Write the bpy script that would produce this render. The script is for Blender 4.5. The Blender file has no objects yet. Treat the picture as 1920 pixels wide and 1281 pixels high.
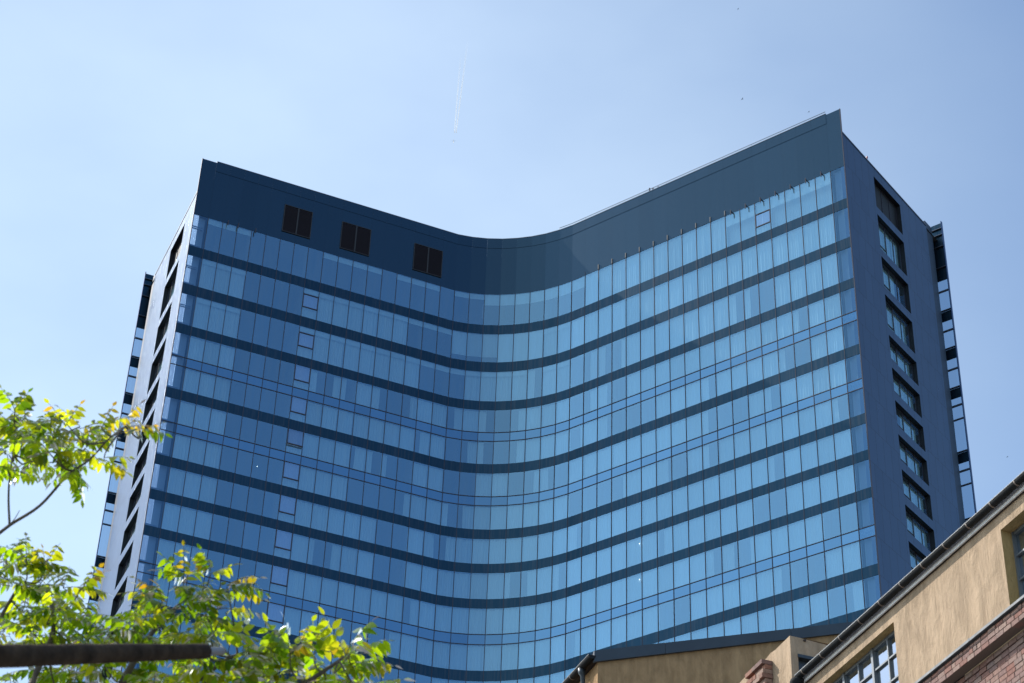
import bpy, math, random
from mathutils import Vector, Matrix
import numpy as np

# ------------------------------------------------------------------ camera
scene = bpy.context.scene
F_PX, PITCH, ROLL = 3806.8, math.radians(35.8373), math.radians(2.2201)
EYE = Vector((0, 0, 1.6))
W_ = Vector((0, math.cos(PITCH), math.sin(PITCH)))
R0 = Vector((1, 0, 0)); U0 = R0.cross(W_)
R_ = R0 * math.cos(ROLL) + U0 * math.sin(ROLL)
U_ = -R0 * math.sin(ROLL) + U0 * math.cos(ROLL)
cam_d = bpy.data.cameras.new("camera")
cam = bpy.data.objects.new("camera", cam_d)
scene.collection.objects.link(cam)
m = Matrix((R_, U_, -W_)).transposed().to_4x4()
m.translation = EYE
cam.matrix_world = m
cam_d.sensor_width = 36.0
cam_d.lens = F_PX / 1920 * 36.0
cam_d.clip_start = 0.2
cam_d.clip_end = 60000
cam_d.dof.use_dof = True
cam_d.dof.focus_distance = 120
cam_d.dof.aperture_fstop = 8.0
scene.camera = cam

# ------------------------------------------------------------------ sky + sun
SUN_AZ, SUN_EL = math.radians(-63), math.radians(40)      # azimuth from +Y towards +X
world = bpy.data.worlds.new("World"); scene.world = world
world.use_nodes = True
nt = world.node_tree; nt.nodes.clear()
sky = nt.nodes.new('ShaderNodeTexSky'); sky.sky_type = 'NISHITA'
sky.sun_disc = False
sky.sun_elevation = SUN_EL
sky.sun_rotation = SUN_AZ
sky.altitude = 100; sky.air_density = 1.15; sky.dust_density = 0.65; sky.ozone_density = 2.2
bg = nt.nodes.new('ShaderNodeBackground'); bg.inputs[1].default_value = 0.15
wo = nt.nodes.new('ShaderNodeOutputWorld')
nt.links.new(sky.outputs[0], bg.inputs[0])
# a thin sheet of high cirrus veil in front of and above the street
tcw = nt.nodes.new('ShaderNodeTexCoord')
dot = nt.nodes.new('ShaderNodeVectorMath'); dot.operation = 'DOT_PRODUCT'
va, ve = math.radians(-5), math.radians(37)
dot.inputs[1].default_value = (math.sin(va) * math.cos(ve), math.cos(va) * math.cos(ve), math.sin(ve))
nt.links.new(tcw.outputs['Generated'], dot.inputs[0])
rmp = nt.nodes.new('ShaderNodeMapRange'); rmp.interpolation_type = 'SMOOTHSTEP'
rmp.inputs[1].default_value = .92; rmp.inputs[2].default_value = 1.0
nt.links.new(dot.outputs['Value'], rmp.inputs[0])
nz = nt.nodes.new('ShaderNodeTexNoise'); nz.inputs['Scale'].default_value = 3.2; nz.inputs['Detail'].default_value = 5
mpw = nt.nodes.new('ShaderNodeMapping'); mpw.inputs['Scale'].default_value = (1, 1, 2.2); mpw.inputs['Rotation'].default_value = (0, .5, 0)
nt.links.new(tcw.outputs['Generated'], mpw.inputs[0]); nt.links.new(mpw.outputs[0], nz.inputs['Vector'])
nr = nt.nodes.new('ShaderNodeMapRange'); nr.inputs[3].default_value = .5; nr.inputs[4].default_value = 1.45
nr.inputs[1].default_value = .3; nr.inputs[2].default_value = .7
nt.links.new(nz.outputs[0], nr.inputs[0])
mlt = nt.nodes.new('ShaderNodeMath'); mlt.operation = 'MULTIPLY'
nt.links.new(rmp.outputs[0], mlt.inputs[0]); nt.links.new(nr.outputs[0], mlt.inputs[1])
bg2 = nt.nodes.new('ShaderNodeBackground'); bg2.inputs[0].default_value = (.150, .158, .118, 1)
nt.links.new(mlt.outputs[0], bg2.inputs[1])
adw = nt.nodes.new('ShaderNodeAddShader')
nt.links.new(bg.outputs[0], adw.inputs[0]); nt.links.new(bg2.outputs[0], adw.inputs[1])
# broad milky air on the sun side of the sky
dot2 = nt.nodes.new('ShaderNodeVectorMath'); dot2.operation = 'DOT_PRODUCT'
va, ve = math.radians(-112), math.radians(32)
dot2.inputs[1].default_value = (math.sin(va) * math.cos(ve), math.cos(va) * math.cos(ve), math.sin(ve))
nt.links.new(tcw.outputs['Generated'], dot2.inputs[0])
rm2 = nt.nodes.new('ShaderNodeMapRange'); rm2.interpolation_type = 'SMOOTHSTEP'
rm2.inputs[1].default_value = .35; rm2.inputs[2].default_value = .95
nt.links.new(dot2.outputs['Value'], rm2.inputs[0])
bg3 = nt.nodes.new('ShaderNodeBackground'); bg3.inputs[0].default_value = (.30, .30, .22, 1)
nt.links.new(rm2.outputs[0], bg3.inputs[1])
adw2 = nt.nodes.new('ShaderNodeAddShader')
nt.links.new(adw.outputs[0], adw2.inputs[0]); nt.links.new(bg3.outputs[0], adw2.inputs[1]); nt.links.new(adw2.outputs[0], wo.inputs[0])
sd = bpy.data.lights.new("sun", 'SUN'); sd.energy = 3.6; sd.angle = math.radians(0.53)
sd.color = (1.0, 0.95, 0.87)
so = bpy.data.objects.new("sun", sd); scene.collection.objects.link(so)
SDIR = Vector((math.sin(SUN_AZ) * math.cos(SUN_EL), math.cos(SUN_AZ) * math.cos(SUN_EL), math.sin(SUN_EL)))
so.rotation_euler = SDIR.to_track_quat('Z', 'Y').to_euler()
so.location = (-60, 20, 60)
vs = scene.view_settings
scene.display_settings.display_device = 'sRGB'
vs.view_transform = 'Standard'; vs.look = 'None'; vs.exposure = 0.41; vs.gamma = 1.0
scene.cycles.max_bounces = 8; scene.cycles.transparent_max_bounces = 12

rng = random.Random(7)
COL = scene.collection

# ------------------------------------------------------------------ helpers
def ray(px, py):
    return W_ * F_PX + R_ * (px - 960) - U_ * (py - 640.5)

def at(px, py, dist):
    """point in the world seen in direction (px, py) of the photograph, dist metres from the eye"""
    return EYE + ray(px, py).normalized() * dist

class MB:
    def __init__(s): s.v = []; s.f = []; s.uv = []
    def add(s, pts, faces):
        o = len(s.v); s.v += [tuple(p) for p in pts]
        s.f += [tuple(i + o for i in f) for f in faces]
    def quad(s, a, b, c, d, uv=None):
        s.add([a, b, c, d], [(0, 1, 2, 3)])
        s.uv.append((len(s.f) - 1, uv))
    def box(s, c, ax, ay, az):
        """c centre, ax, ay, az half-extent vectors"""
        c = Vector(c); P = []
        for k in (-1, 1):
            for j in (-1, 1):
                for i in (-1, 1): P.append(c + ax * i + ay * j + az * k)
        s.add(P, [(0, 2, 3, 1), (4, 5, 7, 6), (0, 1, 5, 4), (2, 6, 7, 3), (0, 4, 6, 2), (1, 3, 7, 5)])
    def tube(s, pts, radii, n=8, cap=True):
        pts = [Vector(p) for p in pts]
        if not hasattr(radii, '__len__'): radii = [radii] * len(pts)
        ref = Vector((0, 0, 1)); rings = []
        for i, p in enumerate(pts):
            t = (pts[min(i + 1, len(pts) - 1)] - pts[max(i - 1, 0)]).normalized()
            if abs(t.dot(ref)) > .95: ref = Vector((1, 0, 0))
            a = t.cross(ref).normalized(); b = a.cross(t)
            rings.append([p + (a * math.cos(2 * math.pi * k / n) + b * math.sin(2 * math.pi * k / n)) * radii[i] for k in range(n)])
        V = [q for r in rings for q in r]; Fc = []
        for i in range(len(pts) - 1):
            for k in range(n):
                Fc.append((i * n + k, i * n + (k + 1) % n, (i + 1) * n + (k + 1) % n, (i + 1) * n + k))
        if cap:
            Fc.append(tuple(range(n - 1, -1, -1))); Fc.append(tuple((len(pts) - 1) * n + k for k in range(n)))
        s.add(V, Fc)
    def build(s, name, mat, parent=None, smooth=False, label=None, kind=None):
        me = bpy.data.meshes.new(name); me.from_pydata(s.v, [], s.f)
        if any(u for _, u in s.uv):
            L = me.uv_layers.new(name="UVMap"); d = dict(s.uv)
            for fi, p in enumerate(me.polygons):
                u = d.get(fi)
                if u:
                    for k, li in enumerate(p.loop_indices): L.data[li].uv = u[k]
        if smooth: me.polygons.foreach_set('use_smooth', [True] * len(me.polygons))
        me.materials.append(mat); me.update()
        o = bpy.data.objects.new(name, me); COL.objects.link(o)
        if parent: o.parent = parent
        if label: o['label'] = label
        if kind: o['kind'] = kind
        return o

def thing(name, label, cat, group=None, loc=(0, 0, 0)):
    o = bpy.data.objects.new(name, None); COL.objects.link(o); o.location = loc
    o['label'] = label; o['category'] = cat
    if group: o['group'] = group
    return o

def tag(o, label, cat, group=None):
    o['label'] = label; o['category'] = cat
    if group: o['group'] = group
    return o

def mat(name):
    m_ = bpy.data.materials.new(name); m_.use_nodes = True
    t = m_.node_tree; t.nodes.clear()
    out = t.nodes.new('ShaderNodeOutputMaterial')
    return m_, t, out

def N(t, kind, **kw):
    n = t.nodes.new(kind)
    for k, v in kw.items():
        if k in n.inputs: n.inputs[k].default_value = v
        else: setattr(n, k, v)
    return n

def principled(name, col, rough=.6, metal=0., spec=.5, bump=None, var=None, island=0.):
    """bump=(scale, strength), var=(scale, amount) noise value variation of the pigment"""
    m_, t, out = mat(name)
    b = N(t, 'ShaderNodeBsdfPrincipled', Roughness=rough, Metallic=metal)
    b.inputs['Specular IOR Level'].default_value = spec
    b.inputs['Base Color'].default_value = (*col, 1)
    tc = N(t, 'ShaderNodeTexCoord')
    last = None
    if var:
        no = N(t, 'ShaderNodeTexNoise', Scale=var[0], Detail=6.0, Roughness=.6)
        t.links.new(tc.outputs['Object'], no.inputs['Vector'])
        mr = N(t, 'ShaderNodeMapRange'); mr.inputs[1].default_value = .3; mr.inputs[2].default_value = .7
        mr.inputs[3].default_value = 1 - var[1]; mr.inputs[4].default_value = 1 + var[1]
        t.links.new(no.outputs[0], mr.inputs[0]); last = mr.outputs[0]
    if island:
        g = N(t, 'ShaderNodeNewGeometry'); mr = N(t, 'ShaderNodeMapRange')
        mr.inputs[3].default_value = 1 - island; mr.inputs[4].default_value = 1 + island
        t.links.new(g.outputs['Random Per Island'], mr.inputs[0])
        if last:
            mu = N(t, 'ShaderNodeMath', operation='MULTIPLY'); t.links.new(last, mu.inputs[0]); t.links.new(mr.outputs[0], mu.inputs[1]); last = mu.outputs[0]
        else: last = mr.outputs[0]
    if last:
        vm = N(t, 'ShaderNodeVectorMath', operation='SCALE'); vm.inputs[0].default_value = col
        t.links.new(last, vm.inputs['Scale']); t.links.new(vm.outputs[0], b.inputs['Base Color'])
    if bump:
        no = N(t, 'ShaderNodeTexNoise', Scale=bump[0], Detail=8.0, Roughness=.65)
        t.links.new(tc.outputs['Object'], no.inputs['Vector'])
        bp = N(t, 'ShaderNodeBump', Strength=bump[1], Distance=.03)
        t.links.new(no.outputs[0], bp.inputs['Height']); t.links.new(bp.outputs[0], b.inputs['Normal'])
    t.links.new(b.outputs[0], out.inputs[0])
    return m_

def glass(name, refl, trans, fac, dust=.0, dustcol=(.4, .5, .55), island=.06, wob=.0):
    """blue coated glazing: tinted mirror over tinted see-through, with a film of dust"""
    m_, t, out = mat(name)
    g = N(t, 'ShaderNodeBsdfGlossy', Roughness=.02)
    tr = N(t, 'ShaderNodeBsdfTransparent'); tr.inputs[0].default_value = (*trans, 1)
    di = N(t, 'ShaderNodeBsdfDiffuse'); di.inputs[0].default_value = (*dustcol, 1)
    geo = N(t, 'ShaderNodeNewGeometry')
    mr = N(t, 'ShaderNodeMapRange'); mr.inputs[3].default_value = 1 - island; mr.inputs[4].default_value = 1 + island
    t.links.new(geo.outputs['Random Per Island'], mr.inputs[0])
    vm = N(t, 'ShaderNodeVectorMath', operation='SCALE'); vm.inputs[0].default_value = refl
    t.links.new(mr.outputs[0], vm.inputs['Scale']); t.links.new(vm.outputs[0], g.inputs[0])
    mx = N(t, 'ShaderNodeMixShader'); mx.inputs[0].default_value = fac
    t.links.new(tr.outputs[0], mx.inputs[1]); t.links.new(g.outputs[0], mx.inputs[2])
    mx2 = N(t, 'ShaderNodeMixShader'); mx2.inputs[0].default_value = dust
    tc = N(t, 'ShaderNodeTexCoord'); mp = N(t, 'ShaderNodeMapping'); mp.inputs['Scale'].default_value = (3.5, 3.5, .35)
    no = N(t, 'ShaderNodeTexNoise', Scale=1.0, Detail=5.0)
    t.links.new(tc.outputs['Object'], mp.inputs[0]); t.links.new(mp.outputs[0], no.inputs['Vector'])
    md = N(t, 'ShaderNodeMapRange'); md.inputs[1].default_value = .3; md.inputs[2].default_value = .75
    md.inputs[3].default_value = dust * .5; md.inputs[4].default_value = dust * 1.6
    t.links.new(no.outputs[0], md.inputs[0]); t.links.new(md.outputs[0], mx2.inputs[0])
    t.links.new(mx.outputs[0], mx2.inputs[1]); t.links.new(di.outputs[0], mx2.inputs[2])
    t.links.new(mx2.outputs[0], out.inputs[0])
    return m_

# ------------------------------------------------------------------ materials
M_glass = glass('blue_glass', (.29, .58, .82), (.66, .86, .92), .50, .065)
M_sash = glass('sash_glass', (.32, .56, .84), (.60, .72, .85), .58, .09)
M_grey_glass = glass('grey_glass', (.24, .34, .52), (.2, .3, .4), .6, .12)
M_fin = glass('fin_glass', (.17, .40, .66), (.50, .68, .86), .30, .04)
M_sideglass = glass('side_glass', (.40, .72, .98), (.70, .92, .97), .40, .06)
M_spglass = glass('spandrel_glass', (.21, .46, .71), (.05, .12, .22), .62, .05)

def dark_panel(name, col, rough, spec, streak, isl=.08):
    m_, t, out = mat(name)
    b = N(t, 'ShaderNodeBsdfPrincipled', Roughness=rough, Metallic=.85); b.inputs['Specular IOR Level'].default_value = spec
    geo = N(t, 'ShaderNodeNewGeometry'); tc = N(t, 'ShaderNodeTexCoord')
    mp = N(t, 'ShaderNodeMapping'); mp.inputs['Scale'].default_value = (5, 5, .25)
    no = N(t, 'ShaderNodeTexNoise', Scale=1.2, Detail=6.0, Roughness=.6)
    t.links.new(tc.outputs['Object'], mp.inputs[0]); t.links.new(mp.outputs[0], no.inputs['Vector'])
    mr = N(t, 'ShaderNodeMapRange'); mr.inputs[1].default_value = .45; mr.inputs[2].default_value = .8
    mr.inputs[3].default_value = 0; mr.inputs[4].default_value = streak
    t.links.new(no.outputs[0], mr.inputs[0])
    mi = N(t, 'ShaderNodeMapRange'); mi.inputs[3].default_value = 1 - isl; mi.inputs[4].default_value = 1 + isl
    t.links.new(geo.outputs['Random Per Island'], mi.inputs[0])
    vm = N(t, 'ShaderNodeVectorMath', operation='SCALE'); vm.inputs[0].default_value = col
    t.links.new(mi.outputs[0], vm.inputs['Scale'])
    mx = N(t, 'ShaderNodeMix', data_type='RGBA'); mx.inputs[7].default_value = (.16, .15, .15, 1)
    t.links.new(mr.outputs[0], mx.inputs[0]); t.links.new(vm.outputs[0], mx.inputs[6])
    t.links.new(mx.outputs[2], b.inputs['Base Color']); t.links.new(b.outputs[0], out.inputs[0])
    return m_
M_band = dark_panel('spandrel_panel', (.021, .057, .092), .32, .1, .26)
M_parapet = dark_panel('parapet_panel', (.038, .078, .118), .25, .1, .035, .03)
M_mullion = principled('mullion_metal', (.045, .042, .065), .45, 0, .5)
M_coping = principled('coping_metal', (.35, .38, .42), .35, .6)
M_peg = principled('peg_metal', (.16, .16, .17), .6, .2)
M_louvre = principled('louvre_metal', (.024, .021, .028), .8, 0, .1)
M_louvre_frame = principled('louvre_frame', (.05, .052, .06), .6, 0, .2)
M_curtain = principled('curtain_cloth', (.74, .75, .76), .9, 0, .1, island=.10)
M_blind = principled('ceiling_blind', (.62, .66, .66), .9, 0, .1, island=.05)
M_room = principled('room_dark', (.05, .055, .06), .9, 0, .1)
M_slab = principled('slab_concrete', (.12, .12, .12), .9)

def side_panel_mat():
    m_, t, out = mat('side_panels')
    b = N(t, 'ShaderNodeBsdfPrincipled', Roughness=.42, Metallic=.8)
    tc = N(t, 'ShaderNodeTexCoord')
    br = N(t, 'ShaderNodeTexBrick', offset=.5)
    br.inputs['Scale'].default_value = 1.0; br.inputs['Mortar Size'].default_value = .018
    br.inputs['Brick Width'].default_value = 1.22; br.inputs['Row Height'].default_value = 3.24
    br.inputs['Color1'].default_value = (.044, .086, .145, 1); br.inputs['Color2'].default_value = (.052, .098, .162, 1)
    br.inputs['Mortar'].default_value = (.012, .018, .03, 1)
    t.links.new(tc.outputs['UV'], br.inputs['Vector'])
    t.links.new(br.outputs['Color'], b.inputs['Base Color'])
    no = N(t, 'ShaderNodeTexNoise', Scale=.5, Detail=4.0)
    t.links.new(tc.outputs['UV'], no.inputs['Vector'])
    mr = N(t, 'ShaderNodeMapRange'); mr.inputs[3].default_value = .24; mr.inputs[4].default_value = .36
    t.links.new(no.outputs[0], mr.inputs[0]); t.links.new(mr.outputs[0], b.inputs['Roughness'])
    bp = N(t, 'ShaderNodeBump', Strength=.3, Distance=.02); bp.invert = True
    t.links.new(br.outputs['Fac'], bp.inputs['Height']); t.links.new(bp.outputs[0], b.inputs['Normal'])
    t.links.new(b.outputs[0], out.inputs[0])
    return m_
M_side = side_panel_mat()
M_reveal = principled('reveal_metal', (.02, .024, .03), .6, 0, .3)

# ------------------------------------------------------------------ tower plan
bayL = [1.305] * 8 + [1.385] * 10 + [1.37] * 8 + [1.45] * 18 + [1.34]
bayA = [22.8] * 18 + [12.8, 5.4, -1.5, -8.2, -14.3, -20.6, -27.4, -33.3] + [-38.1] * 19
X = [Vector((-27.69, 135.4, 0))]
for l_, a_ in zip(bayL, bayA):
    X.append(X[-1] + Vector((math.cos(math.radians(a_)), math.sin(math.radians(a_)), 0)) * l_)
NB = 45
tdir = [Vector((math.cos(math.radians(a)), math.sin(math.radians(a)), 0)) for a in bayA]
ndir = [Vector((t.y, -t.x, 0)) for t in tdir]              # outward, towards the street
def vn(i):                                                 # outward normal at mullion i
    a = ndir[max(0, i - 1)]; b = ndir[min(NB - 1, i)]
    return (a + b).normalized()
GZ = 1.6
rows = [(110.0, 106.57), (105.6, 102.54), (101.53, 98.41), (97.5, 95.19), (94.3, 92.0), (91.08, 88.78), (87.9, 85.6),
        (84.7, 82.36), (81.5, 79.1), (78.25, 75.9), (75.0, 72.7), (71.8, 69.45), (68.55, 66.2), (65.3, 63.0)]
glass_gap = {3, 5, 9, 12}       # the strip below these rows is glazed, not a dark band
Z_END = 62.1
Zv = Vector((0, 0, 1))
def P3(p, z): return Vector((p.x, p.y, z + GZ))

tower = thing('office_tower', 'tall curved blue glass tower with dark horizontal bands filling the picture', 'skyscraper', loc=(0, 133, 0))
tower_inv = Vector((0, 133, 0))
def tb(mb, *a, **k):
    mb.v = [(v[0], v[1] - 133, v[2]) for v in mb.v]
    return mb.build(*a, **k)

def strip(mb, z1, z0, off, i0=0, i1=NB, thick=.1, gap=.006):
    """faceted strip of panels following the plan, proud of the glass line by off"""
    for i in range(i0, i1):
        n = ndir[i]; t = tdir[i]
        a = X[i] + t * gap + n * off; b = X[i + 1] - t * gap + n * off
        c = (a + b) / 2 - n * thick / 2
        mb.box(P3(c, (z1 + z0) / 2), (b - a) / 2, n * thick / 2, Zv * (z1 - z0) / 2)

# parapet
mb = MB(); strip(mb, 116.24, 110.0, .02, 0, 1); strip(mb, 116.24, 110.0, .02, 44, 45)
strip(mb, 115.25, 110.0, .02, 1, 44, gap=.002)
strip(mb, 116.34, 115.256, .045, 1, 44, thick=.125, gap=.004)
tb(mb, 'parapet', M_parapet, tower)
mb = MB()
for i in range(1, 44):
    n = ndir[i]; a = X[i] + n * .05; b = X[i + 1] + n * .05
    mb.box(P3((a + b) / 2 - n * .09, 116.37), (b - a) / 2, n * .11, Zv * .025)
tb(mb, 'coping', M_coping, tower)
mb = MB()
pts = [P3(X[i] + vn(i) * .05, 116.58) for i in range(25, 45)]
mb.tube(pts, .03, 5)
for i in range(25, 45, 2): mb.tube([P3(X[i] + vn(i) * .05, 116.38), P3(X[i] + vn(i) * .05, 116.58)], .02, 4)
tb(mb, 'roof_rail', M_coping, tower)
# louvred vents in the parapet
for b0 in (6, 10, 15):
    fr = MB(); lv = MB()
    for b in (b0, b0 + 1):
        a = X[b]; c = X[b + 1]; t = tdir[b]; n = ndir[b]
        for k in range(18):
            z = 111.02 + k * .158
            o = len(lv.v)
            lv.box(P3((a + c) / 2 + n * .045, z + .03), (c - a) / 2 * .93, n * .02 + Zv * -.02, Zv * .035)
        lv.box(P3((a + c) / 2 + n * .028, 112.4), (c - a) / 2 * .95, n * .004, Zv * 1.44)
        for q in (a + t * .03, c - t * .03): fr.box(P3(q + n * .06, 112.4), t * .03, n * .035, Zv * 1.5)
    a = X[b0]; c = X[b0 + 2]; n = ndir[b0]
    for z in (110.93, 113.87): fr.box(P3((a + c) / 2 + n * .062, z), (c - a) / 2 * .96, n * .035, Zv * .028)
    L = tb(fr, 'louvre_frame', M_louvre_frame, tower); tb(lv, 'louvre_blades', M_louvre, L)

# dark bands, glazed strips, transoms
for r in range(len(rows)):
    zt = rows[r][1]; zb = rows[r + 1][0] if r + 1 < len(rows) else Z_END
    mb = MB()
    if r in glass_gap:
        for i in range(1, NB):
            n = ndir[i]; a = X[i]; b = X[i + 1]
            mb.quad(P3(a, zb), P3(b, zb), P3(b, zt), P3(a, zt))
        s = tb(mb, 'spandrel_glass', M_spglass, tower)
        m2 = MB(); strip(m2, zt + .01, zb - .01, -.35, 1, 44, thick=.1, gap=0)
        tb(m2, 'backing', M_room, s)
        for z in (zt, zb):
            m3 = MB(); strip(m3, z + .026, z - .026, .04, thick=.06, gap=0)
            tb(m3, 'transom', M_mullion, tower)
    else:
        strip(mb, zt, zb, .02, gap=.004)
        tb(mb, 'spandrel_band', M_band, tower)

# mullions
for i in range(0, NB + 1):
    mb = MB(); n = vn(i); t = Vector((-n.y, n.x, 0))
    w = .022 if 0 < i < NB else .035
    top = 110.02 if not 27 <= i <= 37 else 110.4
    mb.box(P3(X[i] + n * .01, (top + Z_END) / 2), t * w, n * (.034 if i not in (0, NB) else .05), Zv * (top - Z_END) / 2)
    if i in (0, NB): mb.box(P3(X[i] + n * .01, 113.15), t * w, n * .05, Zv * 3.1)
    tb(mb, 'mullion', M_mullion, tower)
# small cladding hooks under the parapet
for i in list(range(28, 38)) + [37.5, 38.5, 39.5, 40.5, 41.5, 42.5, 43.5] + [2.3, 3.0, 4.2]:
    mb = MB(); k = int(i); fr_ = i - k; n = ndir[k]
    q = X[k] + tdir[k] * bayL[k] * fr_
    light = fr_ == 0 and i > 20
    if light: mb.box(P3(q + n * .05, 110.28), tdir[k] * .045, n * .04, Zv * .26)
    else:
        mb.box(P3(q + n * .16, 110.02), tdir[k] * .03, n * .14, Zv * .04)
        mb.box(P3(q + n * .29, 109.88), tdir[k] * .035, n * .035, Zv * .26)
    tb(mb, 'cladding_hook', M_peg if light else M_mullion, tower)

# ------------------------------------------------------------------ windows and curtains of the curved front
def pane_state(r, i):
    """what one sees behind pane i of row r"""
    q = random.Random(r * 101 + i // 2 * 7 + 3); p = random.Random(r * 77 + i * 13 + 5)
    if i in (0, 44): return 'fin'
    if i in (1, 2, 3):
        if r == 0: return 'strip'
        return 'curtain'
    if 4 <= i <= 7: return 'none'
    if r == 0:
        if i in (8,): return 'none'
        if i <= 19: return 'strip' if i not in (13, 17) else 'none'
        if i <= 26: return 'half_up'
        return 'curtain' if i < 37 else 'half_up'
    if r == 1:
        if i in (15, 16, 17): return 'strip_none'
        if i in (18, 19, 20): return 'blind'
        if 21 <= i <= 23: return 'full_blind'
        return 'curtain'
    if r == 2 and 16 <= i <= 18: return 'strip_none'
    if r in (3, 4) and i == 21: return 'none'
    if r in (3, 4) and i == 22: return 'right'
    if r in (3, 4) and i == 20: return 'left'
    u = q.random(); w = p.random()
    th = .16 if i < 26 else .20
    if u < th: return 'none' if w < .55 else ('left' if i % 2 == 0 else 'right')
    if w < .10: return 'left' if i % 2 else 'right'
    return 'curtain'

def curtain_mesh(mb, a, b, n, z0, z1, seed, f0=0., f1=1., depth=.22):
    """hanging cloth with folds between fractions f0..f1 of the pane"""
    q = random.Random(seed); t = (b - a).normalized(); L = (b - a).length
    ns = max(4, int(26 * (f1 - f0))); ph = [q.uniform(0, 6.28) for _ in range(3)]
    k1 = q.uniform(22, 34); k2 = q.uniform(9, 16); am = q.uniform(.012, .045)
    P = []; lean = q.uniform(-.05, .05) * (0 if f1 - f0 > .9 else 1)
    for z in (z0, z1):
        for j in range(ns + 1):
            x = (f0 + (f1 - f0) * j / ns) * L
            x2 = x + (lean if z == z0 else 0)
            d = depth + am * math.sin(k1 * x + ph[0]) * (1 if z == z0 else .6) + am * .7 * math.sin(k2 * x + ph[1])
            P.append(P3(a + t * min(max(x2, .01), L - .01) - n * d, z))
    mb.add(P, [(j, j + 1, ns + 2 + j, ns + 1 + j) for j in range(ns)])

def project(p):
    d = p - EYE; w = d.dot(W_)
    return 960 + F_PX * d.dot(R_) / w, 640.5 - F_PX * d.dot(U_) / w
cand = []
for r, (zt, zb) in enumerate(rows):
    for i in range(1, 44):
        x1, y1 = project(P3(X[i], zt)); x2, y2 = project(P3(X[i + 1], zb)); x3, y3 = project(P3(X[i], zb))
        if y1 > 1281 or (x1 < 470 and y3 > 1050) or (x1 > 1080 and y3 > 1180): continue
        cand.append((abs(x2 - x3) * abs(y3 - y1), r, i))
cand.sort(reverse=True)
single = {(r, i) for _, r, i in cand[:88]}
rest_glass = MB(); rest_cur = MB()
for r, (zt, zb) in enumerate(rows):
    for i in range(1, 44):
        a, b, n = X[i], X[i + 1], ndir[i]
        st = pane_state(r, i)
        one = (r, i) in single
        special = (i == 8 and 1 <= r <= 11) or (r == 0 and i == 39)
        g = MB() if (one or special) else rest_glass
        cm = MB() if (one or special) else rest_cur
        H = zt - zb
        if special:
            cuts = ([.22, .66] if r in (1, 2) else [.66]) if i == 8 else [.38, .76]
            zs = [zt] + [zt - c * H for c in cuts] + [zb]
            sp = 1 if len(cuts) == 2 else 0
            for k in range(len(zs) - 1):
                if k != sp:
                    if g.v: extra = MB(); extra.quad(P3(a, zs[k + 1]), P3(b, zs[k + 1]), P3(b, zs[k]), P3(a, zs[k]))
                    else: g.quad(P3(a, zs[k + 1]), P3(b, zs[k + 1]), P3(b, zs[k]), P3(a, zs[k])); extra = None
            win = tb(g, 'window', M_glass, tower)
            if extra: tb(extra, 'pane', M_glass, win)
            tilt = .16 if r == 5 else 0.0
            sg = MB(); sg.quad(P3(a + n * tilt, zs[sp + 1]), P3(b + n * tilt, zs[sp + 1]), P3(b, zs[sp]), P3(a, zs[sp]))
            sash = tb(sg, 'sash', M_sash, win)
            fm = MB()
            for c in (zs[sp], zs[sp + 1]):
                if c == zt: continue
                tt = tilt if c == zs[sp + 1] else 0
                fm.box(P3((a + b) / 2 + n * (.01 + tt), c), (b - a) / 2 * .97, n * .04, Zv * .04)
            for q_ in (a, b):
                s_ = (b - a).normalized() * (.045 if q_ is a else -.045)
                c0 = P3(q_ + s_ + n * (.01 + tilt / 2), (zs[sp] + zs[sp + 1]) / 2)
                fm.box(c0, (b - a).normalized() * .022, n * .035, Zv * (zs[sp] - zs[sp + 1]) / 2 - n * tilt / 2)
            tb(fm, 'sash_frame', M_mullion, win)
            st = 'curtain'
        else:
            g.quad(P3(a, zb), P3(b, zb), P3(b, zt), P3(a, zt))
            if one: win = tb(g, 'window', M_grey_glass if (r == 7 and i in (12, 13)) else M_glass, tower)
        sd_ = r * 1000 + i
        if st == 'curtain': curtain_mesh(cm, a, b, n, zb, zt - (.02 if r > 2 else 0), sd_, 0, 1)
        elif st == 'left': curtain_mesh(cm, a, b, n, zb, zt, sd_, 0, random.Random(sd_).uniform(.3, .7))
        elif st == 'right': curtain_mesh(cm, a, b, n, zb, zt, sd_, random.Random(sd_).uniform(.3, .7), 1)
        def blind(z1, z0, d=.12):
            cm.quad(P3(a - n * d, z0), P3(b - n * d, z0), P3(b - n * d, z1), P3(a - n * d, z1))
        if st == 'strip' : blind(zt, zt - .55)
        elif st == 'strip_none': blind(zt, zt - .5)
        elif st == 'half_up': blind(zt, zt - 1.15); curtain_mesh(cm, a, b, n, zb, zt, sd_, 0, 1, .7) if i > 26 else None
        elif st == 'blind': blind(zt, zb + .62)
        elif st == 'full_blind': blind(zt, zb)
        if r in (1, 2) and st == 'curtain' and i < 26: blind(zt, zt - .48, .1)
        if (one or special) and cm.v: tb(cm, 'curtain', M_curtain, win, smooth=False)
w_ = tb(rest_glass, 'window', M_glass, tower, kind='stuff')
tb(rest_cur, 'curtain', M_curtain, w_)

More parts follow.
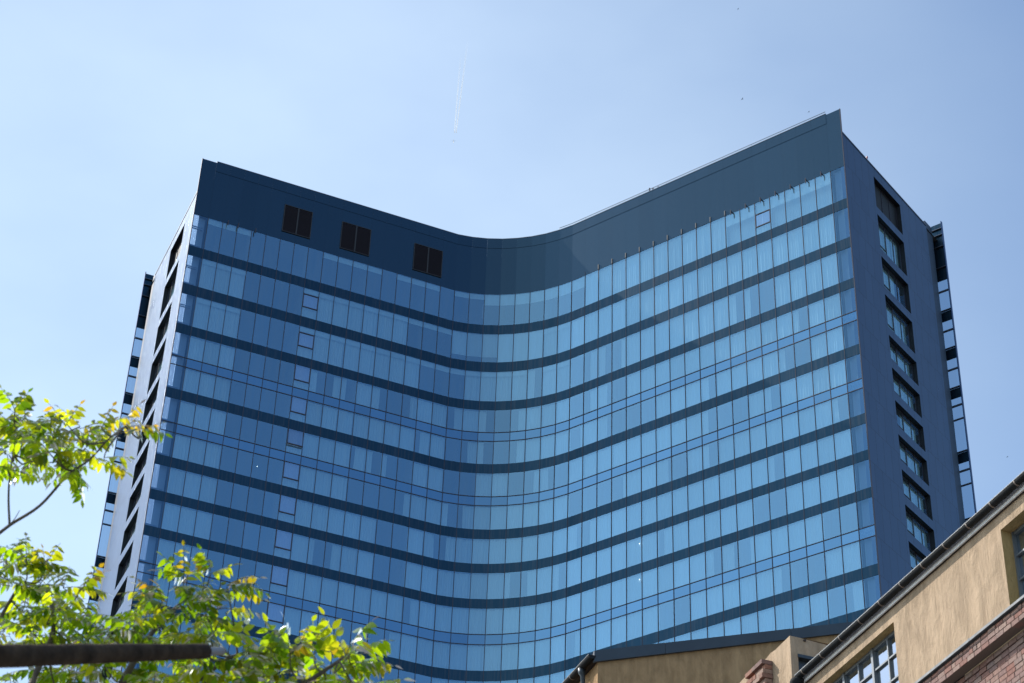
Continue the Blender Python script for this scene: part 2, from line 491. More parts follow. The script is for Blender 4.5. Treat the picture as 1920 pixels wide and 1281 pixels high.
# lit ceiling lamps seen in three of the rooms
m_l, t_l, o_l = mat('lamp_glow'); em = N(t_l, 'ShaderNodeEmission'); em.inputs[0].default_value = (1, .93, .82, 1); em.inputs[1].default_value = 9; t_l.links.new(em.outputs[0], o_l.inputs[0])
for r, i, fr_, dz in ((8, 30, .82, .55), (9, 30, .8, .5), (6, 6, .35, 1.1)):
    q_ = X[i] + tdir[i] * bayL[i] * fr_ - ndir[i] * .07; mb = MB()
    z_ = rows[r][0] - dz; mb.tube([P3(q_, z_ - .03), P3(q_, z_ - .02), P3(q_, z_ + .02), P3(q_, z_ + .03)], [.008, .022, .022, .008], 8)
    tb(mb, 'ceiling_lamp', m_l, tower)

# fin panes (first and last bay, standing clear of the side walls)
for i in (0, 44):
    for r, (zt, zb) in enumerate(rows):
        a, b, n = X[i], X[i + 1], ndir[i]
        g = MB(); g.quad(P3(a, zb), P3(b, zb), P3(b, zt), P3(a, zt))
        if r in glass_gap:
            z2 = rows[r + 1][0]; g.quad(P3(a, z2), P3(b, z2), P3(b, zb), P3(a, zb))
        f_ = tb(g, 'fin_pane', M_fin, tower)
        if i == 0:
            bk = MB(); H = zt - zb
            for z in ([zt - H * .36, zt - H * .42] if r < 3 else ([zb + .12, zb - .05] if r in glass_gap else [])) + [zb + .18, zb + .06]:
                bk.box(P3(a + tdir[i] * .5 - n * .10, z), tdir[i] * .45, n * .05, Zv * .028)
            if bk.v: tb(bk, 'fin_bracket', M_coping, f_)

# inner slabs, back wall of the rooms
mb = MB()
for r in range(len(rows) + 1):
    zb = 110.3 if r == 0 else rows[r - 1][1] - .05
    zt = zb - .0
    z0 = rows[r][0] + .12 if r < len(rows) else Z_END
    zc = 110.15 if r == 0 else (rows[r - 1][1] + z0) / 2
    hh = .12 if r == 0 else (rows[r - 1][1] - z0) / 2 - .06
    for i in range(1, 44):
        n = ndir[i]; a = X[i] - n * .5; b = X[i + 1] - n * .5; d = n * 5
        for zz, flip in ((zc + hh, 0), (zc - hh, 1)):
            q = [P3(a, zz), P3(b, zz), P3(b - d, zz), P3(a - d, zz)]
            mb.quad(*q)
        mb.quad(P3(a, zc - hh), P3(b, zc - hh), P3(b, zc + hh), P3(a, zc + hh))
tb(mb, 'floor_slab', M_slab, tower, kind='stuff')
mb = MB()
for i in range(1, 44):
    n0 = vn(i) * 4.2; n1 = vn(i + 1) * 4.2
    mb.quad(P3(X[i] - n0, Z_END), P3(X[i + 1] - n1, Z_END), P3(X[i + 1] - n1, 110.4), P3(X[i] - n0, 110.4))
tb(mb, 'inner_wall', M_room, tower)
# room partitions every two bays
mb = MB()
for i in range(1, 45):
    if i % 4 in (0,) or i in (1, 44):
        n = vn(i); mb.box(P3(X[i] - n * 2.3, (110.3 + Z_END) / 2), Vector((-n.y, n.x, 0)) * .06, n * 1.9, Zv * (110.3 - Z_END) / 2)
tb(mb, 'partition_wall', M_slab, tower)

# lower storeys, plain
mb = MB(); strip(mb, Z_END, -1.2, .0, 0, NB, thick=.3, gap=0)
tb(mb, 'lower_facade', M_spglass if False else M_band, tower)

# ------------------------------------------------------------------ sides, rear, roof
DEP = 18.35; INS = .55
heads = [113.65, 109.5, 105.0, 101.05, 96.95, 93.75, 90.6, 87.4, 84.2, 81.05, 77.85, 74.65, 71.45, 68.2, 65.0]
def side(sign):
    if sign < 0: base, t, bk, w0, w1 = X[0], tdir[0], -ndir[0], 6.1, 10.6
    else: base, t, bk, w0, w1 = X[45], -tdir[44], -ndir[44], 6.45, 11.15
    # t points into the building; outward is -t
    def Q(d, z, ins=INS): return P3(base + t * ins + bk * d, z)
    ROOF = 114.75
    wall = MB()
    def rect(d0, d1, z0, z1):
        if d1 - d0 < .01 or z1 - z0 < .01: return
        wall.quad(Q(d0, z0), Q(d1, z0), Q(d1, z1), Q(d0, z1), uv=[(d0, z0 - 1.2), (d1, z0 - 1.2), (d1, z1 - 1.2), (d0, z1 - 1.2)])
    rect(.35, w0, -1.5, ROOF); rect(w1, 16.2, -1.5, ROOF)
    prev = ROOF
    bots = []
    for k, h in enumerate(heads):
        bot = heads[k + 1] + .85 if k + 1 < len(heads) else 62.6
        rect(w0, w1, h, prev); prev = bot; bots.append(bot)
    rect(w0, w1, -1.5, prev)
    # front return of the side block, seen through the fin
    for (p0, p1) in (((INS, .35), (1.15, .35)),):
        a = base + t * p0[0] + bk * p0[1]; b = base + t * p1[0] + bk * p1[1]
        ret = MB(); ret.quad(P3(a, -1.5), P3(b, -1.5), P3(b, 110), P3(a, 110)); tb(ret, 'return_panel', M_return, tower)
    tb(wall, 'side_wall', M_side, tower)
    # rear pier
    mb = MB(); c = base + t * (INS + 1.0) + bk * 16.85
    mb.box(P3(c, 56.95), t * .92, bk * .64, Zv * 58.45)
    tb(mb, 'rear_pier', M_side2, tower)
    # roof edge coping
    mb = MB(); mb.box(P3(base + t * (INS + .12) + bk * 8.3, ROOF + .05), t * .16, bk * 7.9, Zv * .05)
    tb(mb, 'side_coping', M_coping2, tower)
    # recessed windows
    for k, (h, bo) in enumerate(zip(heads, bots)):
        rv = MB(); dd = .46
        def R4(p, q, r_, s_): rv.quad(p, q, r_, s_)
        R4(Q(w0, h), Q(w1, h), Q(w1, h, INS + dd), Q(w0, h, INS + dd))
        R4(Q(w0, bo), Q(w1, bo), Q(w1, bo, INS + dd), Q(w0, bo, INS + dd))
        R4(Q(w0, bo), Q(w0, h), Q(w0, h, INS + dd), Q(w0, bo, INS + dd))
        R4(Q(w1, bo), Q(w1, h), Q(w1, h, INS + dd), Q(w1, bo, INS + dd))
        wi = tb(rv, 'side_window', M_reveal, tower)
        fr = MB(); cuts = [w0, w0 + .75, w0 + 2.0, w0 + 3.35, w1]
        for c_ in cuts: fr.box(Q(min(max(c_, w0 + .03), w1 - .03), (h + bo) / 2, INS + dd - .04), t * .03, bk * .018, Zv * (h - bo) / 2)
        for z in (h - .04, bo + .04): fr.box(Q((w0 + w1) / 2, z, INS + dd - .04), t * .035, bk * (w1 - w0) / 2, Zv * .025)
        if k > 0:
            zc = bo + (h - bo) * .28
            fr.box(Q((cuts[1] + cuts[2]) / 2, zc, INS + dd - .05), t * .035, bk * .6, Zv * .025)
            for c_ in (cuts[1] + .07, cuts[2] - .07): fr.box(Q(c_, (h + zc) / 2, INS + dd - .05), t * .035, bk * .018, Zv * (h - zc) / 2)
        tb(fr, 'frame', M_mullion, wi)
        gl = MB()
        for u, v in zip(cuts[:-1], cuts[1:]): gl.quad(Q(u, bo, INS + dd - .02), Q(v, bo, INS + dd - .02), Q(v, h, INS + dd - .02), Q(u, h, INS + dd - .02))
        if k == 0: tb(gl, 'louvre_screen', M_reveal, wi)
        else:
            tb(gl, 'pane', M_sideglass, wi)
            cu = MB(); n_ = -t
            for j, (u, v) in enumerate(zip(cuts[:-1], cuts[1:])):
                if random.Random(k * 9 + j + int(sign)).random() < .93:
                    curtain_mesh(cu, base + t * (INS + dd) + bk * u, base + t * (INS + dd) + bk * v, n_, bo, h, k * 50 + j)
            if cu.v: tb(cu, 'curtain', M_curtain, wi)
    mb = MB(); mb.box(P3(base + t * 2.6 + bk * (w0 + w1) / 2, 88.5), t * .05, bk * 3, Zv * 27)
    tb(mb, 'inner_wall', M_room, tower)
    # rear fin
    a = base + bk * DEP; b = base + t * (INS + .45) + bk * DEP
    mb = MB(); mb.box(P3(a, 58.2), t * .035, bk * .12, Zv * 58.2); rf = tb(mb, 'rear_fin', M_edge, tower)
    def fpanel(z1, z0):
        m_ = MB(); m_.box(P3((a + b) / 2, (z1 + z0) / 2), (b - a) / 2, bk * .05, Zv * (z1 - z0) / 2); tb(m_, 'fin_panel', M_band, rf)
    def fbrack(z, hh):
        m_ = MB(); m_.box(P3((a + b) / 2 - bk * .14, z), (b - a) / 2 * .98, bk * .08, Zv * hh); tb(m_, 'fin_bracket', M_brk, rf)
    fpanel(116.24, 110); fpanel(62.1, -1.1)
    for r, (zt, zb) in enumerate(rows):
        z2 = rows[r + 1][0] if r + 1 < len(rows) else Z_END
        gm = MB(); zlow = z2 if r in glass_gap else zb
        gm.quad(P3(a, zlow), P3(b, zlow), P3(b, zt), P3(a, zt)); tb(gm, 'fin_pane', M_fin, rf)
        if r not in glass_gap: fpanel(zb, z2)
        H = zt - zb
        if r not in (4, 6, 10): fbrack(zt - H * .38, .06)
        fbrack(zb + .05, .045)
    for z in (115.6, 114.9, 113.6, 111.3): fbrack(z, .03)
M_return = principled('return_panel_metal', (.42, .43, .46), .7, 0, .2)
M_side2 = principled('pier_metal', (.03, .05, .08), .45, .35, .5)
M_coping2 = principled('side_coping_metal', (.16, .18, .22), .4, .4)
M_edge = principled('fin_edge_metal', (.02, .06, .16), .3, .3)
M_brk = principled('bracket_metal', (.12, .14, .18), .35, .6)
side(-1); side(1)
# rear shell + roof
def back(i):
    n = vn(i) if 0 < i < NB else (ndir[0] if i == 0 else ndir[44]); return X[i] - n * DEP
mb = MB()
for i in range(1, 44):
    a, b = back(i), back(i + 1)
    for r, (zt, zb) in enumerate(rows): mb.quad(P3(a, zb), P3(b, zb), P3(b, zt), P3(a, zt))
tb(mb, 'rear_glazing', M_spglass, tower)
mb = MB()
for i in range(1, 44):
    a, b = back(i), back(i + 1)
    mb.quad(P3(a, 110), P3(b, 110), P3(b, 116.3), P3(a, 116.3)); mb.quad(P3(a, -1.5), P3(b, -1.5), P3(b, Z_END), P3(a, Z_END))
    for r in range(len(rows)):
        z2 = rows[r + 1][0] if r + 1 < len(rows) else Z_END
        mb.quad(P3(a, z2), P3(b, z2), P3(b, rows[r][1]), P3(a, rows[r][1]))
tb(mb, 'rear_wall', M_band, tower)
mb = MB()
for i in range(0, 45):
    f0 = X[i] - ndir[i] * .1; f1 = X[i + 1] - ndir[i] * .1
    if i == 0: f0 = f0 + tdir[0] * INS
    if i == 44: f1 = f1 - tdir[44] * INS
    b0, b1 = back(i), back(i + 1)
    if i == 0: b0 = b0 + tdir[0] * INS
    if i == 44: b1 = b1 - tdir[44] * INS
    mb.quad(P3(f0, 114.5), P3(f1, 114.5), P3(b1, 114.5), P3(b0, 114.5))
tb(mb, 'roof', M_slab, tower)
mb = MB()
q = X[31] - ndir[31] * .3 + tdir[31] * .9
for k, (dx, h) in enumerate(((0, .55), (.35, .4), (.9, .3))):
    mb.tube([P3(q + tdir[31] * dx, 116.3), P3(q + tdir[31] * dx, 116.5 + h)], [.09, .07], 6)
tb(mb, 'roof_vent', M_mullion, tower)
mb = MB(); q = X[45] - tdir[44] * .6 - ndir[44] * 5.6
mb.tube([P3(q, 114.8), P3(q, 115.1), P3(q, 115.12), P3(q, 115.3)], [.03, .03, .09, .07], 8)
tb(mb, 'roof_beacon', principled('beacon_plastic', (.5, .2, .2), .4), tower)

# ------------------------------------------------------------------ foreground materials
def stucco_mat(name, c1, c2):
    m_, t, out = mat(name)
    b = N(t, 'ShaderNodeBsdfPrincipled', Roughness=.92); b.inputs['Specular IOR Level'].default_value = .15
    tc = N(t, 'ShaderNodeTexCoord'); mp = N(t, 'ShaderNodeMapping'); mp.inputs['Scale'].default_value = (1, 1, .45)
    t.links.new(tc.outputs['Object'], mp.inputs[0])
    n1 = N(t, 'ShaderNodeTexNoise', Scale=4.5, Detail=7.0, Roughness=.6, Distortion=.6)
    n2 = N(t, 'ShaderNodeTexNoise', Scale=14.0, Detail=6.0, Roughness=.6, Distortion=1.2)
    for n_ in (n1, n2): t.links.new(mp.outputs[0], n_.inputs['Vector'])
    cr = N(t, 'ShaderNodeValToRGB'); e = cr.color_ramp.elements
    e[0].position = .3; e[0].color = (*c2, 1); e[1].position = .62; e[1].color = (*c1, 1)
    t.links.new(n1.outputs[0], cr.inputs[0])
    mp2 = N(t, 'ShaderNodeMapping'); mp2.inputs['Scale'].default_value = (2.6, 2.6, .22); t.links.new(tc.outputs['Object'], mp2.inputs[0])
    n3 = N(t, 'ShaderNodeTexNoise', Scale=1.6, Detail=5.0, Roughness=.65); t.links.new(mp2.outputs[0], n3.inputs['Vector'])
    r3 = N(t, 'ShaderNodeMapRange'); r3.inputs[1].default_value = .35; r3.inputs[2].default_value = .62; r3.inputs[3].default_value = .80; r3.inputs[4].default_value = 1.06
    t.links.new(n3.outputs[0], r3.inputs[0])
    v3 = N(t, 'ShaderNodeVectorMath', operation='SCALE'); t.links.new(cr.outputs[0], v3.inputs[0]); t.links.new(r3.outputs[0], v3.inputs['Scale'])
    t.links.new(v3.outputs[0], b.inputs['Base Color'])
    ad = N(t, 'ShaderNodeMath', operation='MULTIPLY_ADD'); ad.inputs[1].default_value = .4
    t.links.new(n2.outputs[0], ad.inputs[0]); t.links.new(n1.outputs[0], ad.inputs[2])
    bp = N(t, 'ShaderNodeBump', Strength=.8, Distance=.045)
    t.links.new(ad.outputs[0], bp.inputs['Height']); t.links.new(bp.outputs[0], b.inputs['Normal'])
    t.links.new(b.outputs[0], out.inputs[0])
    return m_
M_stucco = stucco_mat('ochre_stucco', (.50, .37, .255), (.36, .265, .18))
M_stucco_b = stucco_mat('brown_stucco', (.50, .32, .17), (.35, .22, .115))
M_reveal_st = stucco_mat('reveal_stucco', (.48, .34, .16), (.38, .27, .12))
M_zinc = principled('weathered_zinc', (.80, .80, .81), .7, 0, .3, var=(9, .18))
M_flash = principled('ledge_zinc', (.30, .31, .32), .75, 0, .3, var=(9, .25))
M_gutter = principled('dark_gutter', (.016, .018, .021), .75, 0, .2, var=(5, .3))
M_lip = principled('gutter_bead', (.6, .6, .6), .4, .2)
M_strap = principled('gutter_strap', (.24, .20, .18), .5, .5)
M_fascia = principled('fascia_metal', (.040, .056, .075), .45, .1, .5, var=(1.5, .12))
M_steel = principled('window_steel', (.16, .18, .20), .5, .3)
M_winglass = glass('works_glass', (.62, .72, .84), (.1, .12, .14), .62, .06)
M_roof = principled('roof_felt', (.06, .06, .065), .9)
M_mortar = principled('mortar', (.20, .165, .14), .95, bump=(60, .4))
M_soffit = principled('soffit_board', (.05, .04, .035), .8)

def brick_mat(name, cols):
    m_, t, out = mat(name)
    b = N(t, 'ShaderNodeBsdfPrincipled', Roughness=.88); b.inputs['Specular IOR Level'].default_value = .2
    g = N(t, 'ShaderNodeNewGeometry'); cr = N(t, 'ShaderNodeValToRGB'); cr.color_ramp.interpolation = 'LINEAR'
    e = cr.color_ramp.elements; e[0].color = (*cols[0], 1); e[1].color = (*cols[-1], 1)
    for k, c in enumerate(cols[1:-1]):
        x = e.new((k + 1) / (len(cols) - 1)); x.color = (*c, 1)
    t.links.new(g.outputs['Random Per Island'], cr.inputs[0])
    tc = N(t, 'ShaderNodeTexCoord'); no = N(t, 'ShaderNodeTexNoise', Scale=28.0, Detail=8.0, Roughness=.7)
    t.links.new(tc.outputs['Object'], no.inputs['Vector'])
    mr = N(t, 'ShaderNodeMapRange'); mr.inputs[1].default_value = .3; mr.inputs[2].default_value = .7; mr.inputs[3].default_value = .72; mr.inputs[4].default_value = 1.25
    t.links.new(no.outputs[0], mr.inputs[0])
    vm = N(t, 'ShaderNodeVectorMath', operation='SCALE'); t.links.new(cr.outputs[0], vm.inputs[0]); t.links.new(mr.outputs[0], vm.inputs['Scale'])
    t.links.new(vm.outputs[0], b.inputs['Base Color'])
    bp = N(t, 'ShaderNodeBump', Strength=.5, Distance=.008); t.links.new(no.outputs[0], bp.inputs['Height']); t.links.new(bp.outputs[0], b.inputs['Normal'])
    t.links.new(b.outputs[0], out.inputs[0])
    return m_
M_brick = brick_mat('weathered_brick', [(.30, .19, .165), (.24, .155, .14), (.33, .235, .20), (.27, .14, .115), (.27, .21, .19)])
M_brick_red = brick_mat('red_brick', [(.36, .12, .06), (.26, .15, .12), (.34, .24, .19), (.20, .13, .12), (.42, .14, .06), (.24, .18, .16)])

# ------------------------------------------------------------------ works building on the right (wall runs along Dv, faces Nv)
aw = math.radians(-19.6)
Dv = Vector((math.sin(aw), math.cos(aw), 0)); Nv = Vector((-math.cos(aw), math.sin(aw), 0))
def A(s, z, off=0.): return Nv * (-11.80 + off) + Dv * s + Vector((0, 0, z + GZ))
S0, S1 = 11.0, 21.35
bldA = thing('brick_workshop', 'nearest old building, brick below and ochre stucco above, gutter slanting along the lower right corner', 'building')
wins = [(18.97, 21.16, 10.60, 11.80, .13), (14.38, 16.574, 10.60, 11.79, .17), (11.5, 12.6, 10.60, 11.79, .17)]
mb = MB()
def arect(s0, s1, z0, z1, off=0.):
    mb.quad(A(s1, z0, off), A(s0, z0, off), A(s0, z1, off), A(s1, z1, off))
edges = sorted({S0, S1} | {w[0] for w in wins} | {w[1] for w in wins})
rj = random.Random(3)
for s0, s1 in zip(edges[:-1], edges[1:]):
    w = next((w for w in wins if abs(w[0] - s0) < 1e-6), None)
    if w: arect(s0, s1, w[3], 11.985)
    else: arect(s0, s1, 10.60, 11.985)
arect(S0, S1, 0, 0)
mb.quad(A(S1, -1.5), A(S1, 11.98), A(S1, 11.98, -8), A(S1, -1.5, -8)); mb.quad(A(S0, -1.5), A(S0, 11.98), A(S0, 11.98, -8), A(S0, -1.5, -8))
mb.build('stucco_wall', M_stucco, bldA)
for s0, s1, z0, z1, dp in wins:
    rv = MB()
    rv.quad(A(s0, z1), A(s1, z1), A(s1, z1, -dp), A(s0, z1, -dp)); rv.quad(A(s0, z0), A(s0, z1), A(s0, z1, -dp), A(s0, z0, -dp))
    rv.quad(A(s1, z0), A(s1, z1), A(s1, z1, -dp), A(s1, z0, -dp)); rv.quad(A(s0, z0), A(s1, z0), A(s1, z0, -dp), A(s0, z0, -dp))
    wi = rv.build('window', M_reveal_st, bldA)
    fr = MB(); k = 0; s = s0
    nb = int(round((s1 - s0) / .365))
    for k in range(nb + 1):
        s = s0 + (s1 - s0) * k / nb; thick = k % 2 == 0
        fr.box(A(s, (z0 + z1) / 2, -dp + .005), Dv * (.024 if thick else .011), Nv * (.028 if thick else .018), Zv * (z1 - z0) / 2)
    for k in range(5):
        z = z1 - .02 if k == 0 else z1 - .305 * k
        fr.box(A((s0 + s1) / 2, z, -dp + .004), Dv * (s1 - s0) / 2, Nv * .016, Zv * (.022 if k == 0 else .011))
    fr.build('frame', M_steel, wi)
    gl = MB(); q = random.Random(int(s0 * 10))
    for a_ in range(nb):
        for b_ in range(5):
            u0 = s0 + (s1 - s0) * a_ / nb; u1 = s0 + (s1 - s0) * (a_ + 1) / nb; v1 = z1 - .305 * b_; v0 = max(z0, v1 - .305)
            if v1 <= z0: continue
            tl = [q.uniform(-.0016, .0016) for _ in range(4)]
            gl.quad(A(u1, v0, -dp - .01 + tl[0]), A(u0, v0, -dp - .01 + tl[1]), A(u0, v1, -dp - .01 + tl[2]), A(u1, v1, -dp - .01 + tl[3]))
    gl.build('pane', M_winglass, wi)
    mb = MB(); mb.quad(A(s0, z0, -dp - .8), A(s1, z0, -dp - .8), A(s1, z1, -dp - .8), A(s0, z1, -dp - .8)); mb.build('inner_wall', M_room, bldA)
# fascia, soffit, roof
mb = MB(); mb.box(A((S0 + S1) / 2, 12.043, .036), Dv * (S1 - S0) / 2, Nv * .009, Zv * .058)
mb.build('fascia_strip', M_zinc, bldA)
mb = MB(); mb.box(A((S0 + S1) / 2, 11.99, .012), Dv * (S1 - S0) / 2, Nv * .014, Zv * .004); mb.build('soffit', M_soffit, bldA)
mb = MB(); mb.quad(A(S0, 12.10, .05), A(S1, 12.10, .05), A(S1, 14.9, -5.5), A(S0, 14.9, -5.5)); mb.quad(A(S0, 14.9, -5.5), A(S1, 14.9, -5.5), A(S1, 12.1, -11), A(S0, 12.1, -11))
mb.build('roof', M_roof, bldA)
# half-round gutter
def half_pipe(f, s0, s1, c_off, c_z, r, name, m_, parent, segs=14, th=.004):
    mb = MB()
    for rr, rev in ((r, 0), (r - th, 1)):
        pa = []
        for k in range(segs + 1):
            a = math.pi * k / segs
            pa.append((c_off + rr * math.cos(a), c_z - rr * math.sin(a)))
        o = len(mb.v); P = [f(s, z, o_) for s in (s0, s1) for (o_, z) in pa]
        mb.add(P, [(k, k + 1, segs + 2 + k, segs + 1 + k) for k in range(segs)])
    return mb.build(name, m_, parent, smooth=True)
gut = half_pipe(A, S0, 21.24, .102, 12.079, .050, 'gutter', M_gutter, bldA)
mb = MB(); mb.tube([A(S0, 12.081, .153), A(21.24, 12.081, .153)], .0065, 6); mb.build('gutter_bead', M_lip, gut)
s = 12.47
while s < 21.2:
    mb = MB(); P = []
    for k in range(11):
        a = math.pi * (k - .6) / 10.5
        for ds in (-.011, .011): P.append(A(s + ds, 12.079 - .0535 * math.sin(a), .102 + .0535 * math.cos(a)))
    mb.add(P, [(2 * k, 2 * k + 1, 2 * k + 3, 2 * k + 2) for k in range(10)])
    mb.build('gutter_strap', M_strap, gut); s += .505
mb = MB()                                                   # rounded outlet at the far end of the gutter
prof = [(.0, .085), (.03, .10), (.06, .098), (.10, .075), (.16, .05), (.5, .045)]
mb.tube([A(21.27, 12.05 - d, .10) for d, _ in prof], [r for _, r in prof], 14)
mb.build('gutter_outlet', M_gutter, gut, smooth=True)
# flashing ledge and brickwork
mb = MB(); mb.box(A((S0 + S1) / 2, 10.683, .075), Dv * (S1 - S0) / 2, Nv * .088, Zv * .004); mb.box(A((S0 + S1) / 2, 10.663, .170), Dv * (S1 - S0) / 2, Nv * .003, Zv * .015)
for k in range(8): mb.box(A(12.3 + k * 1.22, 10.665, .174), Dv * .012, Nv * .002, Zv * .017)
mb.build('ledge_flashing', M_flash, bldA)
def bricks(mb, f, s0, s1, z0, courses, off, depth=.09, bl=.245, bh=.075, seed=1, jit=.004, off_f=None):
    q = random.Random(seed)
    for c in range(courses):
        z = z0 + c * bh; s = s0 - (c % 2) * bl / 2 - q.uniform(0, .02)
        while s < s1:
            l_ = bl * (1 if q.random() > .12 else .52)
            o = off + q.uniform(-jit, jit)
            mb.box(f(s + l_ / 2, z + bh / 2 + q.uniform(-.001, .001), o - depth / 2), Dv * (l_ / 2 - q.uniform(.004, .007)), Nv * depth / 2, Zv * (bh / 2 - q.uniform(.0035, .006)))
            s += l_
mb = MB(); bricks(mb, A, 13.5, 19.2, 10.470, 3, .122, bl=.15, bh=.061, seed=5)
mb.build('brick_cornice', M_brick, bldA)
mb = MB(); mb.box(A((S0 + S1) / 2, 10.565, .05), Dv * (S1 - S0) / 2, Nv * .063, Zv * .092); mb.build('cornice_core', M_mortar, bldA)
mb = MB(); bricks(mb, A, 13.5, 19.2, 10.40, 1, -.015, bl=.15, bh=.066, seed=6); bricks(mb, A, 13.5, 19.2, 10.338, 1, -.025, bl=.15, bh=.061, seed=7); mb.build('brick_corbel', M_brick, bldA)
mb = MB(); bricks(mb, A, 13.0, 18.6, 9.118, 20, -.032, bl=.16, bh=.061, seed=8, jit=.003); mb.build('brick_facing', M_brick, bldA)
mb = MB(); mb.box(A((S0 + S1) / 2, 4.6, -.14), Dv * (S1 - S0) / 2, Nv * .1, Zv * 5.80); mb.build('brick_wall', M_mortar, bldA)

# ------------------------------------------------------------------ stucco stair block and brick stack behind the gutter
blk = thing('stair_block', 'small stucco roof block with dark window just behind the gutter, left face lit', 'stair block')
def Bx(d, z, o=0.): return Nv * (-13.183 + o) + Dv * (24.117 + d) + Vector((0, 0, z + GZ))
mb = MB(); q = random.Random(9)
nseg = 14
top = [14.37 + (q.uniform(-.018, .012) if k else 0) for k in range(nseg + 1)]
for k in range(nseg):
    d0, d1 = 2.2 * k / nseg, 2.2 * (k + 1) / nseg
    mb.quad(Bx(d1, 11), Bx(d0, 11), Bx(d0, top[k]), Bx(d1, top[k + 1]))
    mb.quad(Bx(d0, top[k]), Bx(d0, top[k], -1.9), Bx(d1, top[k + 1], -1.9), Bx(d1, top[k + 1]))
# front with window hole n .12-.95, z 13.2-14.085
def fq(n0, n1, z0, z1, z1b=None): mb.quad(Bx(0, z0, -n0), Bx(0, z0, -n1), Bx(0, z1 if z1b is None else z1b, -n1), Bx(0, z1, -n0))
fq(0, .12, 11, 14.37); fq(.12, .95, 14.09, 14.37, 14.33); fq(.95, 1.9, 11, 14.33); fq(.12, .95, 11, 13.2)
mb.build('stucco_wall', M_stucco, blk)
mb = MB(); mb.box(Bx(.10, 13.64, -.535), Nv * .415, Dv * .02, Zv * .45); wi = mb.build('window', M_fascia, blk)
mb = MB(); mb.box(Bx(.04, 14.062, -.535), Nv * .42, Dv * .055, Zv * .026); mb.build('window_hood', M_fascia, wi)
mb = MB(); mb.box(Bx(-.002, 14.335, -.24), Nv * .018, Dv * .03, Zv * .014); mb.build('vent_stub', M_soffit, blk)

stack = thing('brick_stack', 'broken red brick stack standing against the lit face of the small stucco block', 'chimney')
mb = MB(); q = random.Random(21)
def brk(d0, d1, z, o0, o1, h=.068):
    mb.box(Bx((d0 + d1) / 2, z + h / 2, (o0 + o1) / 2), Dv * (d1 - d0) / 2, Nv * (o1 - o0) / 2, Zv * h / 2)
for c in range(26):
    z = 14.15 - c * .0755
    proud = .03 if c in (0, 2, 3) else (-.025 if c in (1, 4) else q.uniform(-.01, .008))
    d = .585 + q.uniform(-.006, .006); k = 0
    while d < 1.16:
        l_ = (.115 if (c + k) % 2 else .235)
        brk(d + .005, min(1.2, d + l_ - .005), z, .004, .15 + proud + q.uniform(-.012, .012)); d += l_; k += 1
mb.build('brickwork', M_brick_red, stack)
mb = MB(); mb.box(Bx(.88, 13.2, .055), Dv * .27, Nv * .05, Zv * .98); mb.build('mortar_core', M_mortar, stack)

# ------------------------------------------------------------------ taller stucco building behind, with raking dark fascia
bldB = thing('stucco_building', 'plain ochre stucco building with slanting dark blue metal roof edge, below the tower', 'building')
def Bb(d, z, o=0.): return Nv * (-15.123 + o) + Dv * (36.209 + d) + Vector((0, 0, z + GZ))
RK = .328
mb = MB(); WN = 13.0
def rz(n): return 19.93 + RK * n
mb.quad(Bb(0, -1.5, 0), Bb(0, -1.5, -WN), Bb(0, rz(WN), -WN), Bb(0, rz(0), 0))
mb.quad(Bb(0, -1.5, 0), Bb(0, rz(0), 0), Bb(16, rz(0), 0), Bb(16, -1.5, 0))
mb.quad(Bb(0, -1.5, -WN), Bb(0, rz(WN), -WN), Bb(16, rz(WN), -WN), Bb(16, -1.5, -WN))
mb.build('stucco_wall', M_stucco_b, bldB)
sl = (Vector((0, 0, RK)) - Nv).normalized(); up_ = sl.cross(Dv); up_ = up_ if up_.z > 0 else -up_
n_cuts = [-.12, 1.55, 4.66, 7.7, 10.7, 13.2]
mb = MB()
for n0, n1 in zip(n_cuts[:-1], n_cuts[1:]):
    a = Bb(-.05, rz(n0) + .12, -n0 - .004); b = Bb(-.05, rz(n1) + .12, -n1 + .004)
    mb.box((a + b) / 2, (b - a) / 2, Dv * .035, Zv * .13)
mb.build('roof_fascia', M_fascia, bldB)
mb = MB(); a = Bb(8, rz(-.1) + .21, .1); b = Bb(8, rz(13) + .21, -13)
mb.box((a + b) / 2, (b - a) / 2, Dv * 8, up_ * .02); mb.build('roof', M_roof, bldB)
gutB = half_pipe(Bb, -.10, 8.0, .17, 20.02, .085, 'gutter', M_gutter, bldB)
mb = MB(); mb.tube([Bb(-.10, 20.02, .256), Bb(8, 20.02, .256)], .008, 6); mb.build('gutter_bead', M_lip, gutB)
mb = MB(); P = [Bb(-.10, 20.02, .255)]
for k in range(13): P.append(Bb(-.10, 20.02 - .085 * math.sin(math.pi * k / 12), .17 + .085 * math.cos(math.pi * k / 12)))
mb.add(P[1:], [tuple(range(13))]); mb.build('gutter_end_cap', M_gutter, gutB)
for s in (1.0, 1.9, 2.8, 3.7):
    mb = MB(); P = []
    for k in range(11):
        a = math.pi * k / 10
        for ds in (-.013, .013): P.append(Bb(s + ds, 20.02 - .089 * math.sin(a), .17 + .089 * math.cos(a)))
    mb.add(P, [(2 * k, 2 * k + 1, 2 * k + 3, 2 * k + 2) for k in range(10)]); mb.build('gutter_strap', M_strap, gutB)
mb = MB(); mb.tube([Bb(.5, 19.97, .17), Bb(.5, 19.86, .16), Bb(.5, 19.80, .14), Bb(.5, 19.3, .12), Bb(.5, -1.5, .12)], [.085, .075, .05, .05, .05], 12)
mb.build('downpipe', M_fascia, bldB, smooth=True)
for z in (19.52, 19.46):
    mb = MB(); mb.tube([Bb(.5, z, .12), Bb(.5, z + .03, .12)], .057, 12); mb.build('pipe_collar', M_fascia, bldB)
mb = MB(); mb.box(Bb(8, 19.985, .045), Dv * 8, Nv * .043, Zv * .012); mb.build('soffit', M_soffit, bldB)

